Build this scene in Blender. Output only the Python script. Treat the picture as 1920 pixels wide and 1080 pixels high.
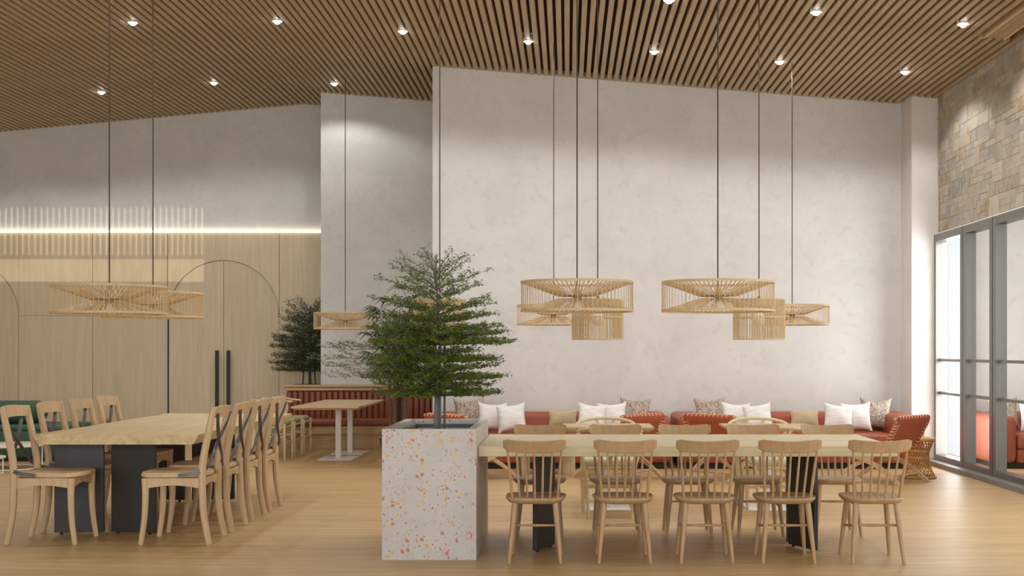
import bpy, bmesh, math, random
import numpy as np
from mathutils import Vector, Matrix

random.seed(7)
for o in list(bpy.data.objects):
    bpy.data.objects.remove(o, do_unlink=True)
scene = bpy.context.scene
COL = scene.collection
PI = math.pi

# ------------------------------------------------------------------ camera
# The camera stands at the origin, 1.42 m up, looking along +Y with a shifted lens
# (verticals stay vertical; the eye line sits low in the frame).
FPX = 2350.0
cam_data = bpy.data.cameras.new('camera')
cam_data.sensor_width = 36.0
cam_data.lens = 36.0 * FPX / 1920.0
cam_data.shift_x = -(1064 - 960) / 1920.0
cam_data.shift_y = (657 - 540) / 1920.0
cam_data.clip_end = 200
cam = bpy.data.objects.new('camera', cam_data)
cam.location = (0, 0, 1.42)
cam.rotation_euler = (PI / 2, 0, 0)
COL.objects.link(cam)
scene.camera = cam

# ------------------------------------------------------------------ world, sun, window and fill light, exposure
world = bpy.data.worlds.new('world')
scene.world = world
world.use_nodes = True
world.node_tree.nodes['Background'].inputs[0].default_value = (0.95, 0.97, 1.0, 1)
world.node_tree.nodes['Background'].inputs[1].default_value = 1.0

def area(name, loc, target, sx, sy, energy, color):
    d = bpy.data.lights.new(name, 'AREA')
    d.shape = 'RECTANGLE'; d.size = sx; d.size_y = sy
    d.energy = energy; d.color = color
    o = bpy.data.objects.new(name, d)
    o.location = loc
    v = Vector(target) - Vector(loc)
    o.rotation_euler = v.to_track_quat('-Z', 'Y').to_euler()
    COL.objects.link(o)
    return o
# right and rear: unseen fill lamps, added in front of plain plaster walls
area('window_daylight_right', (4.52, 6.6, 1.5), (-5.0, 6.6, 1.5), 9.0, 2.6, 150, (0.97, 0.99, 1.0))
area('window_daylight_rear', (-3.0, -2.2, 2.3), (-3.0, 10.0, 2.6), 13.0, 3.6, 690, (0.95, 0.98, 1.0))
area('window_daylight_pier', (4.9, 15.5, 1.5), (0.0, 15.5, 1.5), 2.4, 3.2, 170, (1.0, 1.0, 1.0))
sun_d = bpy.data.lights.new('sun', 'SUN')
sun_d.energy = 0.95; sun_d.angle = math.radians(0.06); sun_d.color = (1.0, 0.86, 0.66)
sun = bpy.data.objects.new('sun', sun_d)
SUN_DIR = Vector((-4.0, 21.8, -1.25)).normalized()
sun.rotation_euler = SUN_DIR.to_track_quat('-Z', 'Y').to_euler()
sun.location = (0, -6, 8)
COL.objects.link(sun)

vs = scene.view_settings
vs.view_transform = 'Standard'; vs.look = 'None'; vs.gamma = 1.0; vs.exposure = 0.0
vs.use_curve_mapping = False

# ------------------------------------------------------------------ mesh helpers
class MB:
    def __init__(self):
        self.v = []; self.f = []
    def add(self, vs_, fs, M=None):
        b = len(self.v)
        if M is None:
            self.v.extend([tuple(p) for p in vs_])
        else:
            self.v.extend([tuple(M @ Vector(p)) for p in vs_])
        self.f.extend([tuple(b + i for i in f) for f in fs])
        return self
    def box(self, x0, x1, y0, y1, z0, z1, M=None):
        vs_ = [(x0, y0, z0), (x1, y0, z0), (x1, y1, z0), (x0, y1, z0),
               (x0, y0, z1), (x1, y0, z1), (x1, y1, z1), (x0, y1, z1)]
        fs = [(0, 3, 2, 1), (4, 5, 6, 7), (0, 1, 5, 4), (1, 2, 6, 5), (2, 3, 7, 6), (3, 0, 4, 7)]
        return self.add(vs_, fs, M)
    def rbox(self, x0, x1, y0, y1, z0, z1, r=0.01, seg=2, M=None):
        vs_, fs = rounded(x1 - x0, y1 - y0, z1 - z0, r, seg)
        T = Matrix.Translation(((x0 + x1) / 2, (y0 + y1) / 2, (z0 + z1) / 2))
        return self.add(vs_, fs, T if M is None else M @ T)
    def tube(self, pts, r, n=8, M=None, closed=False, squash=None):
        pts = [Vector(p) for p in pts]
        m = len(pts)
        rr = r if isinstance(r, (list, tuple)) else [r] * m
        tang = []
        for i in range(m):
            if closed:
                t = pts[(i + 1) % m] - pts[i - 1]
            else:
                t = pts[min(i + 1, m - 1)] - pts[max(i - 1, 0)]
            tang.append(t.normalized())
        ref = Vector((0, 0, 1)) if abs(tang[0].z) < 0.9 else Vector((0, 1, 0))
        u = tang[0].cross(ref).normalized()
        vs_ = []; fs = []
        for i in range(m):
            t = tang[i]
            u = (u - t * u.dot(t)).normalized()
            w = t.cross(u)
            a, b = (1, 1) if squash is None else squash
            for k in range(n):
                q = 2 * PI * k / n + PI / n
                vs_.append(pts[i] + (u * math.cos(q) * a + w * math.sin(q) * b) * rr[i])
        for i in range(m if closed else m - 1):
            j = (i + 1) % m
            for k in range(n):
                l = (k + 1) % n
                fs.append((i * n + k, i * n + l, j * n + l, j * n + k))
        if not closed:
            fs.append(tuple(range(n - 1, -1, -1)))
            fs.append(tuple((m - 1) * n + k for k in range(n)))
        return self.add(vs_, fs, M)
    def band(self, pts, across, w, t, M=None):
        """flat strip following pts; across = list of unit vectors along its width"""
        pts = [Vector(p) for p in pts]; m = len(pts); vs_ = []; fs = []
        for i in range(m):
            tg = (pts[min(i + 1, m - 1)] - pts[max(i - 1, 0)]).normalized()
            a = Vector(across[i] if isinstance(across, list) else across)
            a = (a - tg * a.dot(tg)).normalized()
            nn = tg.cross(a)
            ww = w[i] if isinstance(w, (list, tuple)) else w
            for sa, sn in ((-1, -1), (1, -1), (1, 1), (-1, 1)):
                vs_.append(pts[i] + a * sa * ww / 2 + nn * sn * t / 2)
        for i in range(m - 1):
            for k in range(4):
                l = (k + 1) % 4
                fs.append((i * 4 + k, i * 4 + l, i * 4 + 4 + l, i * 4 + 4 + k))
        fs.append((3, 2, 1, 0)); e = (m - 1) * 4; fs.append((e, e + 1, e + 2, e + 3))
        return self.add(vs_, fs, M)
    def lathe(self, prof, n=24, M=None, cap=True):
        vs_ = []; fs = []; m = len(prof)
        for (r, z) in prof:
            for k in range(n):
                q = 2 * PI * k / n
                vs_.append((r * math.cos(q), r * math.sin(q), z))
        for i in range(m - 1):
            for k in range(n):
                l = (k + 1) % n
                fs.append((i * n + k, i * n + l, i * n + n + l, i * n + n + k))
        if cap:
            fs.append(tuple(range(n - 1, -1, -1)))
            fs.append(tuple((m - 1) * n + k for k in range(n)))
        return self.add(vs_, fs, M)
    def prism(self, poly, d0, d1, plane='xz', M=None):
        """polygon extruded; plane xz -> along y, xy -> along z, yz -> along x"""
        n = len(poly)
        def P(a, b, c):
            return {'xz': (a, c, b), 'xy': (a, b, c), 'yz': (c, a, b)}[plane]
        vs_ = [P(a, b, d0) for a, b in poly] + [P(a, b, d1) for a, b in poly]
        fs = [tuple(range(n)), tuple(range(2 * n - 1, n - 1, -1))]
        for k in range(n):
            l = (k + 1) % n
            fs.append((k, n + k, n + l, l))
        return self.add(vs_, fs, M)
    def mesh(self, name, mat, smooth=None):
        me = bpy.data.meshes.new(name)
        me.from_pydata(self.v, [], self.f)
        bm = bmesh.new(); bm.from_mesh(me)
        bmesh.ops.recalc_face_normals(bm, faces=bm.faces)
        bm.to_mesh(me); bm.free()
        if smooth:
            for p in me.polygons: p.use_smooth = True
            me.set_sharp_from_angle(angle=math.radians(smooth))
        if mat: me.materials.append(mat)
        return me
    def build(self, name, mat, parent=None, smooth=None, loc=(0, 0, 0), rz=0):
        return place(name, self.mesh(name, mat, smooth), parent, loc, rz)

_rc = {}
def rounded(sx, sy, sz, r, seg):
    key = (round(sx, 4), round(sy, 4), round(sz, 4), round(r, 4), seg)
    if key not in _rc:
        bm = bmesh.new()
        bmesh.ops.create_cube(bm, size=1.0, matrix=Matrix.Diagonal((sx, sy, sz, 1)))
        r = min(r, sx * .49, sy * .49, sz * .49)
        bmesh.ops.bevel(bm, geom=list(bm.edges), offset=r, segments=seg, profile=0.5, affect='EDGES')
        bm.verts.index_update()
        _rc[key] = ([v.co.copy() for v in bm.verts], [tuple(v.index for v in f.verts) for f in bm.faces])
        bm.free()
    return _rc[key]

def place(name, me, parent=None, loc=(0, 0, 0), rz=0):
    o = bpy.data.objects.new(name, me)
    COL.objects.link(o)
    o.location = loc; o.rotation_euler = (0, 0, rz)
    if parent: o.parent = parent
    return o

def empty(name, loc=(0, 0, 0), rz=0):
    o = bpy.data.objects.new(name, None)
    o.empty_display_size = 0.1
    COL.objects.link(o)
    o.location = loc; o.rotation_euler = (0, 0, rz)
    return o

def tag(o, label, cat, group=None, kind=None):
    o['label'] = label; o['category'] = cat
    if group: o['group'] = group
    if kind: o['kind'] = kind
    return o

def stuff(o):
    o['kind'] = 'stuff'; return o

def structure(o, label=None, cat=None):
    o['kind'] = 'structure'
    if label: o['label'] = label
    if cat: o['category'] = cat
    return o

def copy_tree(o, parent=None):
    c = o.copy(); COL.objects.link(c)
    if parent: c.parent = parent
    for ch in list(o.children):
        copy_tree(ch, c)
    return c

def bez(p0, p1, p2, p3, n):
    out = []
    for i in range(n + 1):
        t = i / n
        out.append(tuple((1 - t) ** 3 * a + 3 * (1 - t) ** 2 * t * b + 3 * (1 - t) * t * t * c + t ** 3 * d
                         for a, b, c, d in zip(p0, p1, p2, p3)))
    return out

def spline(pts, per=6):
    pts = [Vector(p) for p in pts]; out = []
    for i in range(len(pts) - 1):
        p0 = pts[max(i - 1, 0)]; p1 = pts[i]; p2 = pts[i + 1]; p3 = pts[min(i + 2, len(pts) - 1)]
        for k in range(per):
            t = k / per
            out.append(0.5 * ((2 * p1) + (p2 - p0) * t + (2 * p0 - 5 * p1 + 4 * p2 - p3) * t * t + (3 * p1 - p0 - 3 * p2 + p3) * t ** 3))
    out.append(pts[-1]); return out

# ------------------------------------------------------------------ materials
def lin(r, g, b):
    f = lambda c: (c / 255 / 12.92) if c / 255 <= 0.04045 else ((c / 255 + 0.055) / 1.055) ** 2.4
    return (f(r), f(g), f(b), 1)

class NT:
    def __init__(self, name):
        self.m = bpy.data.materials.new(name); self.m.use_nodes = True
        self.t = self.m.node_tree; self.b = self.t.nodes['Principled BSDF']
    def n(self, typ, **kw):
        x = self.t.nodes.new(typ)
        for k, v in kw.items():
            if k == 'ins':
                for kk, vv in v.items(): x.inputs[kk].default_value = vv
            else: setattr(x, k, v)
        return x
    def l(self, a, b): self.t.links.new(a, b)
    def coords(self, scale=(1, 1, 1), rot=(0, 0, 0), which='Object'):
        c = self.n('ShaderNodeTexCoord'); m = self.n('ShaderNodeMapping')
        m.inputs['Scale'].default_value = scale; m.inputs['Rotation'].default_value = rot
        self.l(c.outputs[which], m.inputs['Vector']); return m.outputs['Vector']
    def ramp(self, fac, stops):
        r = self.n('ShaderNodeValToRGB')
        el = r.color_ramp.elements
        while len(el) < len(stops): el.new(0.5)
        for e, (p, c) in zip(el, stops): e.position = p; e.color = c
        self.l(fac, r.inputs[0]); return r.outputs[0]
    def mix(self, fac, a, b, mode='MIX'):
        x = self.n('ShaderNodeMix', data_type='RGBA', blend_type=mode)
        for sock, val in ((x.inputs[0], fac), (x.inputs[6], a), (x.inputs[7], b)):
            if hasattr(val, 'is_linked'): self.l(val, sock)
            else: sock.default_value = val
        return x.outputs[2]
    def math(self, op, a, b=0.0):
        x = self.n('ShaderNodeMath', operation=op)
        for sock, val in ((x.inputs[0], a), (x.inputs[1], b)):
            if hasattr(val, 'is_linked'): self.l(val, sock)
            else: sock.default_value = val
        return x.outputs[0]
    def bump(self, h, s=0.2, d=0.01):
        x = self.n('ShaderNodeBump'); x.inputs['Strength'].default_value = s; x.inputs['Distance'].default_value = d
        self.l(h, x.inputs['Height']); self.l(x.outputs[0], self.b.inputs['Normal'])
    def col(self, c):
        if hasattr(c, 'is_linked'): self.l(c, self.b.inputs['Base Color'])
        else: self.b.inputs['Base Color'].default_value = c
    def set(self, **kw):
        for k, v in kw.items(): self.b.inputs[k.replace('_', ' ')].default_value = v

def plain(name, c, rough=0.5, metal=0.0, noise=0.0, nscale=8.0, spec=0.5):
    N = NT(name); N.set(Roughness=rough, Metallic=metal); N.b.inputs['Specular IOR Level'].default_value = spec
    if noise:
        t = N.n('ShaderNodeTexNoise', ins={'Scale': nscale, 'Detail': 4.0})
        N.l(N.coords(), t.inputs['Vector'])
        d = tuple(x * (1 - noise) for x in c[:3]) + (1,); e = tuple(min(1, x * (1 + noise)) for x in c[:3]) + (1,)
        N.col(N.ramp(t.outputs[0], [(0.3, d), (0.7, e)]))
    else: N.col(c)
    return N.m

def wood(name, base, dark, scale=(1, 14, 14), rough=0.45, strength=1.0, spec=0.35):
    N = NT(name); N.set(Roughness=rough); N.b.inputs['Specular IOR Level'].default_value = spec
    v = N.coords(scale)
    a = N.n('ShaderNodeTexNoise', ins={'Scale': 2.2, 'Detail': 6.0, 'Roughness': 0.6, 'Distortion': 0.4}); N.l(v, a.inputs['Vector'])
    oi = N.n('ShaderNodeObjectInfo')
    c1 = N.ramp(a.outputs[0], [(0.3, dark), (0.68, base)])
    shade = N.math('ADD', N.math('MULTIPLY', oi.outputs['Random'], 0.12 * strength), 1.0 - 0.06 * strength)
    hsv = N.n('ShaderNodeHueSaturation'); N.l(c1, hsv.inputs['Color']); N.l(shade, hsv.inputs['Value'])
    N.col(hsv.outputs[0])
    N.bump(a.outputs[0], 0.08, 0.004)
    return N.m

def plaster(name, c1, c2, c3):
    N = NT(name); N.set(Roughness=0.85); N.b.inputs['Specular IOR Level'].default_value = 0.2
    v = N.coords()
    a = N.n('ShaderNodeTexNoise', ins={'Scale': 1.1, 'Detail': 9.0, 'Roughness': 0.68, 'Distortion': 0.6}); N.l(v, a.inputs['Vector'])
    b = N.n('ShaderNodeTexNoise', ins={'Scale': 6.0, 'Detail': 8.0, 'Roughness': 0.7, 'Distortion': 1.0}); N.l(v, b.inputs['Vector'])
    x = N.ramp(a.outputs[0], [(0.36, c2), (0.62, c1)])
    y = N.ramp(b.outputs[0], [(0.36, (1, 1, 1, 1)), (0.47, (0, 0, 0, 1))])
    N.col(N.mix(N.math('MULTIPLY', y, 0.4), x, c3))
    N.bump(b.outputs[0], 0.12, 0.01)
    return N.m

M = {}
M['plaster'] = plaster('plaster', lin(213, 211, 208), lin(204, 202, 199), lin(193, 189, 184))
M['plaster_white'] = plaster('plaster_white', lin(226, 223, 218), lin(219, 216, 211), lin(211, 207, 201))
M['panel_wood'] = wood('panel_wood', lin(210, 196, 168), lin(196, 181, 152), (9, 9, .6), 0.5, 0.6)
M['oak'] = wood('oak', lin(180, 150, 113), lin(160, 129, 94), (10, 10, 1.2), 0.42)
M['oak_light'] = wood('oak_light', lin(205, 178, 142), lin(188, 158, 121), (10, 10, 1.5), 0.42)
M['ash'] = wood('ash', lin(221, 203, 165), lin(200, 180, 140), (10, 10, 1.5), 0.45)
M['table_oak_x'] = wood('table_oak_x', lin(217, 205, 170), lin(194, 177, 136), (.8, 9, 9), 0.4, 0.3)
M['table_oak_y'] = wood('table_oak_y', lin(212, 192, 148), lin(186, 160, 112), (9, .8, 9), 0.4, 0.3)
M['banq_wood'] = wood('banquette_wood', lin(200, 168, 126), lin(176, 142, 102), (1, 12, 12), 0.45, 0.3)
M['slat'] = wood('ceiling_slat_wood', lin(186, 166, 134), lin(164, 143, 112), (14, .7, 14), 0.55, 0.5)
M['slat_back'] = plain('ceiling_backing', lin(48, 40, 32), 0.9)
M['rattan'] = plain('rattan', lin(206, 180, 138), 0.5, 0, .1, 30)
M['wicker'] = plain('wicker', lin(184, 136, 76), 0.5, 0, .25, 40)
M['black_steel'] = plain('black_steel', lin(45, 42, 40), 0.45, 0.0, .1, 3, .4)
M['cross_band'] = plain('cross_band_steel', lin(92, 88, 88), 0.4, 0.3)
M['frame_grey'] = plain('window_frame_grey', lin(118, 116, 112), 0.35, 0.5)
M['kerb_grey'] = plain('kerb_grey', lin(132, 132, 130), 0.5, 0.2)
M['white_paint'] = plain('white_paint', lin(236, 233, 228), 0.35)
M['cord'] = plain('cord_brown', lin(70, 58, 44), 0.6)
M['leather'] = plain('leather_rust', lin(156, 80, 54), 0.45, 0, .07, 14)
M['leather_dark'] = plain('leather_oxblood', lin(132, 70, 50), 0.42, 0, .08, 14)
M['leather_sling'] = plain('leather_sling', lin(168, 86, 56), 0.5, 0, .07, 20)
M['lacing'] = plain('pale_lacing', lin(226, 196, 154), 0.6)
M['black_base'] = plain('black_plinth', lin(28, 24, 22), 0.6)
M['green'] = plain('green_upholstery', lin(48, 84, 62), 0.5, 0, .08, 10)
M['cream'] = plain('cream_fabric', lin(206, 198, 168), 0.8, 0, .06, 30)
M['olive'] = plain('olive_fabric', lin(164, 152, 118), 0.8, 0, .06, 30)
M['beige_cushion'] = plain('beige_cushion_fabric', lin(190, 174, 138), 0.75, 0, .08, 12)
M['slate'] = plain('slate_liner', lin(92, 96, 98), 0.6, 0, .08, 10)
M['soil'] = plain('soil', lin(62, 58, 54), 0.9, 0, .3, 60)
M['bark'] = plain('bark_grey', lin(120, 116, 106), 0.8, 0, .2, 40)
M['bark_dark'] = plain('bark_dark', lin(74, 70, 64), 0.8, 0, .2, 40)
M['stake'] = plain('stake_grey', lin(84, 88, 90), 0.6)
M['palm_stem'] = plain('palm_stem_fibre', lin(92, 66, 46), 0.85, 0, .35, 60)
M['pot_black'] = plain('pot_black', lin(44, 44, 44), 0.5)
M['bulb'] = plain('frosted_bulb', lin(240, 232, 214), 0.3)
M['marble'] = plain('white_table_top', lin(222, 212, 196), 0.4)

def fabric_white():
    N = NT('white_linen'); N.set(Roughness=0.85)
    a = N.n('ShaderNodeTexNoise', ins={'Scale': 9.0, 'Detail': 5.0}); N.l(N.coords((1, 1, 3)), a.inputs['Vector'])
    N.col(N.ramp(a.outputs[0], [(0.3, lin(222, 220, 217)), (0.7, lin(240, 239, 237))]))
    N.bump(a.outputs[0], 0.3, 0.02); return N.m
M['white_linen'] = fabric_white()

def fabric_pattern():
    N = NT('patterned_linen'); N.set(Roughness=0.85)
    w = N.n('ShaderNodeTexNoise', ins={'Scale': 26.0, 'Detail': 1.0, 'Distortion': 1.4}); N.l(N.coords((1.3, 1, .55)), w.inputs['Vector'])
    bands = N.math('FRACT', N.math('MULTIPLY', w.outputs[0], 7.0))
    fac = N.ramp(bands, [(0.40, (0, 0, 0, 1)), (0.52, (1, 1, 1, 1))])
    N.col(N.mix(fac, lin(214, 200, 184), lin(122, 102, 88))); return N.m
M['pattern'] = fabric_pattern()

def floor_mat():
    N = NT('oak_floor_planks'); N.b.inputs['Specular IOR Level'].default_value = 0.4
    co = N.n('ShaderNodeTexCoord')
    br = N.n('ShaderNodeTexBrick'); br.offset = 0.43; br.squash = 1.0
    br.inputs['Scale'].default_value = 1.0; br.inputs['Brick Width'].default_value = 1.9; br.inputs['Row Height'].default_value = 0.16
    br.inputs['Mortar Size'].default_value = 0.002; br.inputs['Mortar Smooth'].default_value = 0.3
    br.inputs['Color1'].default_value = (0, 0, 0, 1); br.inputs['Color2'].default_value = (1, 1, 1, 1); br.inputs['Mortar'].default_value = (.1, .1, .1, 1)
    N.l(co.outputs['Object'], br.inputs['Vector'])
    mp = N.n('ShaderNodeMapping'); mp.inputs['Scale'].default_value = (0.9, 13, 1); N.l(co.outputs['Object'], mp.inputs['Vector'])
    g = N.n('ShaderNodeTexNoise', ins={'Scale': 1.5, 'Detail': 7.0, 'Roughness': 0.62, 'Distortion': 0.5}); N.l(mp.outputs[0], g.inputs['Vector'])
    a = N.ramp(br.outputs['Color'], [(0.0, lin(182, 148, 98)), (0.5, lin(193, 161, 111)), (1.0, lin(203, 174, 126))])
    b = N.ramp(g.outputs[0], [(0.3, lin(162, 126, 80)), (0.7, lin(211, 182, 133))])
    N.col(N.mix(0.55, a, b))
    N.l(N.ramp(g.outputs[0], [(0.2, (.46, .46, .46, 1)), (0.8, (.36, .36, .36, 1))]), N.b.inputs['Roughness'])
    return N.m
M['floor'] = floor_mat()

def terrazzo_mat():
    N = NT('terrazzo'); N.set(Roughness=0.4)
    v = N.coords()
    nz = N.n('ShaderNodeTexNoise', ins={'Scale': 30.0, 'Detail': 2.0}); N.l(v, nz.inputs['Vector'])
    dis = N.n('ShaderNodeMixRGB'); dis.blend_type = 'ADD'; dis.inputs[0].default_value = 0.022
    N.l(v, dis.inputs[1]); N.l(nz.outputs['Color'], dis.inputs[2])
    col = lin(205, 199, 194)
    base = N.n('ShaderNodeTexNoise', ins={'Scale': 5.0, 'Detail': 5.0}); N.l(v, base.inputs['Vector'])
    cur = N.ramp(base.outputs[0], [(0.3, lin(182, 179, 175)), (0.7, lin(193, 190, 186))])
    pal = [(0.0, lin(196, 110, 66)), (0.22, lin(206, 164, 84)), (0.40, lin(214, 186, 104)), (0.52, lin(186, 120, 84)), (0.68, lin(168, 156, 156)), (0.84, lin(190, 176, 170)), (0.95, lin(150, 96, 76))]
    for sc, keep, rad in ((30.0, 0.87, 0.42), (55.0, 0.79, 0.37), (100.0, 0.78, 0.34)):
        vo = N.n('ShaderNodeTexVoronoi', ins={'Scale': sc, 'Randomness': 1.0}); N.l(dis.outputs[0], vo.inputs['Vector'])
        sep = N.n('ShaderNodeSeparateColor'); N.l(vo.outputs['Color'], sep.inputs[0])
        on = N.math('MULTIPLY', N.math('GREATER_THAN', sep.outputs[0], keep), N.math('LESS_THAN', vo.outputs['Distance'], rad))
        r = N.n('ShaderNodeValToRGB'); r.color_ramp.interpolation = 'CONSTANT'; el = r.color_ramp.elements
        while len(el) < len(pal): el.new(0.5)
        for e, (p, c) in zip(el, pal): e.position = p; e.color = c
        N.l(sep.outputs[1], r.inputs[0])
        cur = N.mix(on, cur, r.outputs[0])
    N.col(cur); return N.m
M['terrazzo'] = terrazzo_mat()

def stone_mat():
    N = NT('split_stone'); N.set(Roughness=0.8)
    oi = N.n('ShaderNodeObjectInfo')
    v = N.coords()
    off = N.n('ShaderNodeVectorMath', operation='ADD'); N.l(v, off.inputs[0])
    cmb = N.n('ShaderNodeCombineXYZ'); N.l(N.math('MULTIPLY', oi.outputs['Random'], 37.0), cmb.inputs[1]); N.l(cmb.outputs[0], off.inputs[1])
    a = N.n('ShaderNodeTexNoise', ins={'Scale': 4.0, 'Detail': 7.0, 'Roughness': 0.65, 'Distortion': 1.2}); N.l(off.outputs[0], a.inputs['Vector'])
    tint = N.ramp(oi.outputs['Random'], [(0.0, lin(152, 143, 128)), (0.2, lin(176, 165, 148)), (0.38, lin(138, 134, 128)), (0.55, lin(192, 181, 163)), (0.7, lin(160, 138, 98)), (0.85, lin(168, 165, 162)), (1.0, lin(140, 118, 80))])
    vein = N.ramp(a.outputs[0], [(0.34, lin(120, 108, 88)), (0.5, lin(178, 171, 160)), (0.7, lin(198, 190, 178))])
    N.col(N.mix(0.7, tint, vein, 'MULTIPLY') if False else N.mix(0.4, tint, vein))
    N.bump(a.outputs[0], 0.2, 0.006); return N.m
M['stone'] = stone_mat()
M['mortar'] = plain('mortar', lin(162, 150, 132), 0.9)

def leaf_mat(name, c1, c2, c3):
    N = NT(name); N.set(Roughness=0.55)
    a = N.n('ShaderNodeTexNoise', ins={'Scale': 14.0, 'Detail': 3.0}); N.l(N.coords(), a.inputs['Vector'])
    N.col(N.ramp(a.outputs[0], [(0.3, c1), (0.52, c2), (0.72, c3)])); return N.m
M['leaf'] = leaf_mat('leaf_green', lin(66, 86, 26), lin(96, 116, 36), lin(128, 136, 46))
M['leaf_back'] = leaf_mat('leaf_deep_green', lin(52, 66, 40), lin(68, 82, 50), lin(86, 98, 62))
M['palm_leaf'] = leaf_mat('palm_leaf_green', lin(32, 50, 22), lin(44, 66, 28), lin(60, 82, 36))

def glass_mat(name, gloss):
    N = NT(name)
    t = N.t; t.nodes.remove(N.b)
    out = t.nodes['Material Output']
    g = N.n('ShaderNodeBsdfGlossy', ins={'Color': (0.93, 0.93, 0.92, 1), 'Roughness': 0.0})
    tr = N.n('ShaderNodeBsdfTransparent', ins={'Color': (0.97, 0.98, 0.98, 1)})
    mx = N.n('ShaderNodeMixShader', ins={0: gloss})
    N.l(tr.outputs[0], mx.inputs[1]); N.l(g.outputs[0], mx.inputs[2]); N.l(mx.outputs[0], out.inputs['Surface'])
    return N.m
M['glass'] = glass_mat('reflective_glass', 0.95); M['glass_clear'] = glass_mat('clear_glass', 0.08)

def emit(name, c, s):
    N = NT(name); N.col((0.8, 0.8, 0.8, 1)); N.b.inputs['Emission Color'].default_value = c; N.b.inputs['Emission Strength'].default_value = s
    return N.m
M['led'] = emit('led_strip', (1.0, 0.88, 0.66, 1), 3.2)
M['lamp'] = emit('downlight_lens', (1.0, 0.96, 0.88, 1), 30.0)

# ------------------------------------------------------------------ room
WX_R = 4.66          # inner face of right wall
Y_MAIN, Y_MID, Y_FAR = 16.30, 18.70, 19.80
X_MAIN, X_MID = -1.755, -3.68
X_LEFT = -11.5
RIDGE_X, RIDGE_Z = -4.16, 5.305
def zc(x):
    return RIDGE_Z - 0.0805 * (x - RIDGE_X) if x > RIDGE_X else RIDGE_Z + 0.0907 * (x - RIDGE_X)

structure(MB().box(X_LEFT - .3, WX_R + .6, -2.6, 20.4, -0.2, 0.0).build('floor', M['floor']), 'warm oak plank floor with a soft sheen', 'floor')
w_main = structure(MB().box(X_MAIN, WX_R + .04, Y_MAIN, Y_MID + .15, 0, 5.6).build('wall_back', M['plaster']), 'tall mottled off-white plaster wall behind the rust sofas', 'wall')
w_mid = structure(MB().box(X_MID, X_MAIN, Y_MID, Y_MID + .15, 0, 5.6).build('wall_back_middle', M['plaster']), 'off-white plaster wall section behind the tufted banquette', 'wall')
w_far = structure(MB().box(X_LEFT - .3, X_MAIN, Y_FAR, Y_FAR + .2, 0, 5.6).build('wall_back_left', M['plaster']), 'plaster wall clad below with pale wood panels and arched doors', 'wall')
structure(MB().box(4.34, WX_R + .04, 15.80, Y_MAIN, 0, 5.3).build('wall_pier', M['plaster_white']), 'bright white pier between sofa wall and glazed wall', 'wall')
structure(MB().box(X_LEFT - .3, X_LEFT, -2.5, Y_FAR, 0, 5.3).build('wall_left', M['plaster']), 'plain plaster side wall', 'wall')
# wall behind the viewer, with a high slatted window the sun comes through
OX0, OX1, OZ0, OZ1 = -6.0, -1.65, 3.77, 4.95
bw = MB()
bw.box(X_LEFT, WX_R + .3, -2.5, -2.3, 0, OZ0); bw.box(X_LEFT, OX0, -2.5, -2.3, OZ0, 5.4)
bw.box(OX1, WX_R + .3, -2.5, -2.3, OZ0, 5.4); bw.box(OX0, OX1, -2.5, -2.3, OZ1, 5.4)
structure(bw.build('wall_front', M['plaster']), 'plaster wall with a high slatted window', 'wall')

# right wall: stone above, glazing below
HEAD_Z = 2.87
w_right = MB()
w_right.box(WX_R + .02, WX_R + .25, -2.5, 15.8, HEAD_Z + .02, 5.2)
w_right = structure(w_right.build('wall_right', M['mortar']), 'stone-clad wall above the dark-framed glazing', 'wall')
def stone_cladding():
    rnd = random.Random(11)
    uy, uz = 0.105, 0.070
    ny = int((15.8 - 11.0) / uy); nz = int((4.75 - HEAD_Z) / uz)
    used = [[False] * nz for _ in range(ny)]
    cache = {}
    sizes = [(3, 1), (2, 1), (4, 2), (3, 2), (2, 2), (2, 3), (2, 1), (3, 1), (2, 2), (1, 2), (3, 2), (3, 3), (2, 2), (2, 2)]
    for j in range(nz):
        for i in range(ny):
            if used[i][j]: continue
            for _ in range(8):
                a, b = rnd.choice(sizes)
                if i + a <= ny and j + b <= nz and all(not used[i + p][j + q] for p in range(a) for q in range(b)): break
            else: a, b = 1, 1
            for p in range(a):
                for q in range(b): used[i + p][j + q] = True
            if (a, b) not in cache:
                cache[(a, b)] = MB().rbox(-.03, .0, -a * uy / 2 + .001, a * uy / 2 - .001, -b * uz / 2 + .001, b * uz / 2 - .001, .0015, 1).mesh('stone_tile', M['stone'])
            y = 11.0 + (i + a / 2) * uy; z = HEAD_Z + .03 + (j + b / 2) * uz
            place('stone_tile', cache[(a, b)], w_right, (WX_R + .02 + rnd.uniform(-.003, .003), y, z))
stone_cladding()

# ceiling backing + individually built slats
ceil = MB()
def slab(x0, x1):
    z0, z1 = zc(x0 + 1e-4) + .085, zc(x1 - 1e-4) + .085
    ceil.add([(x0, -2.5, z0), (x1, -2.5, z1), (x1, 20.2, z1), (x0, 20.2, z0), (x0, -2.5, z0 + .15), (x1, -2.5, z1 + .15), (x1, 20.2, z1 + .15), (x0, 20.2, z0 + .15)],
             [(0, 3, 2, 1), (4, 5, 6, 7), (0, 1, 5, 4), (1, 2, 6, 5), (2, 3, 7, 6), (3, 0, 4, 7)])
slab(X_LEFT - .3, RIDGE_X); slab(RIDGE_X, WX_R + .3)
ceiling = structure(ceil.build('ceiling', M['slat_back']), 'low gabled ceiling of long wooden slats over dark backing', 'ceiling')
PITCH, SW, SH = 0.0905, 0.054, 0.075
slat_mesh = {}
VENT_X0, VENT_X1, VENT_Y = 4.27, 4.49, 12.87
x = WX_R - .05
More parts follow.
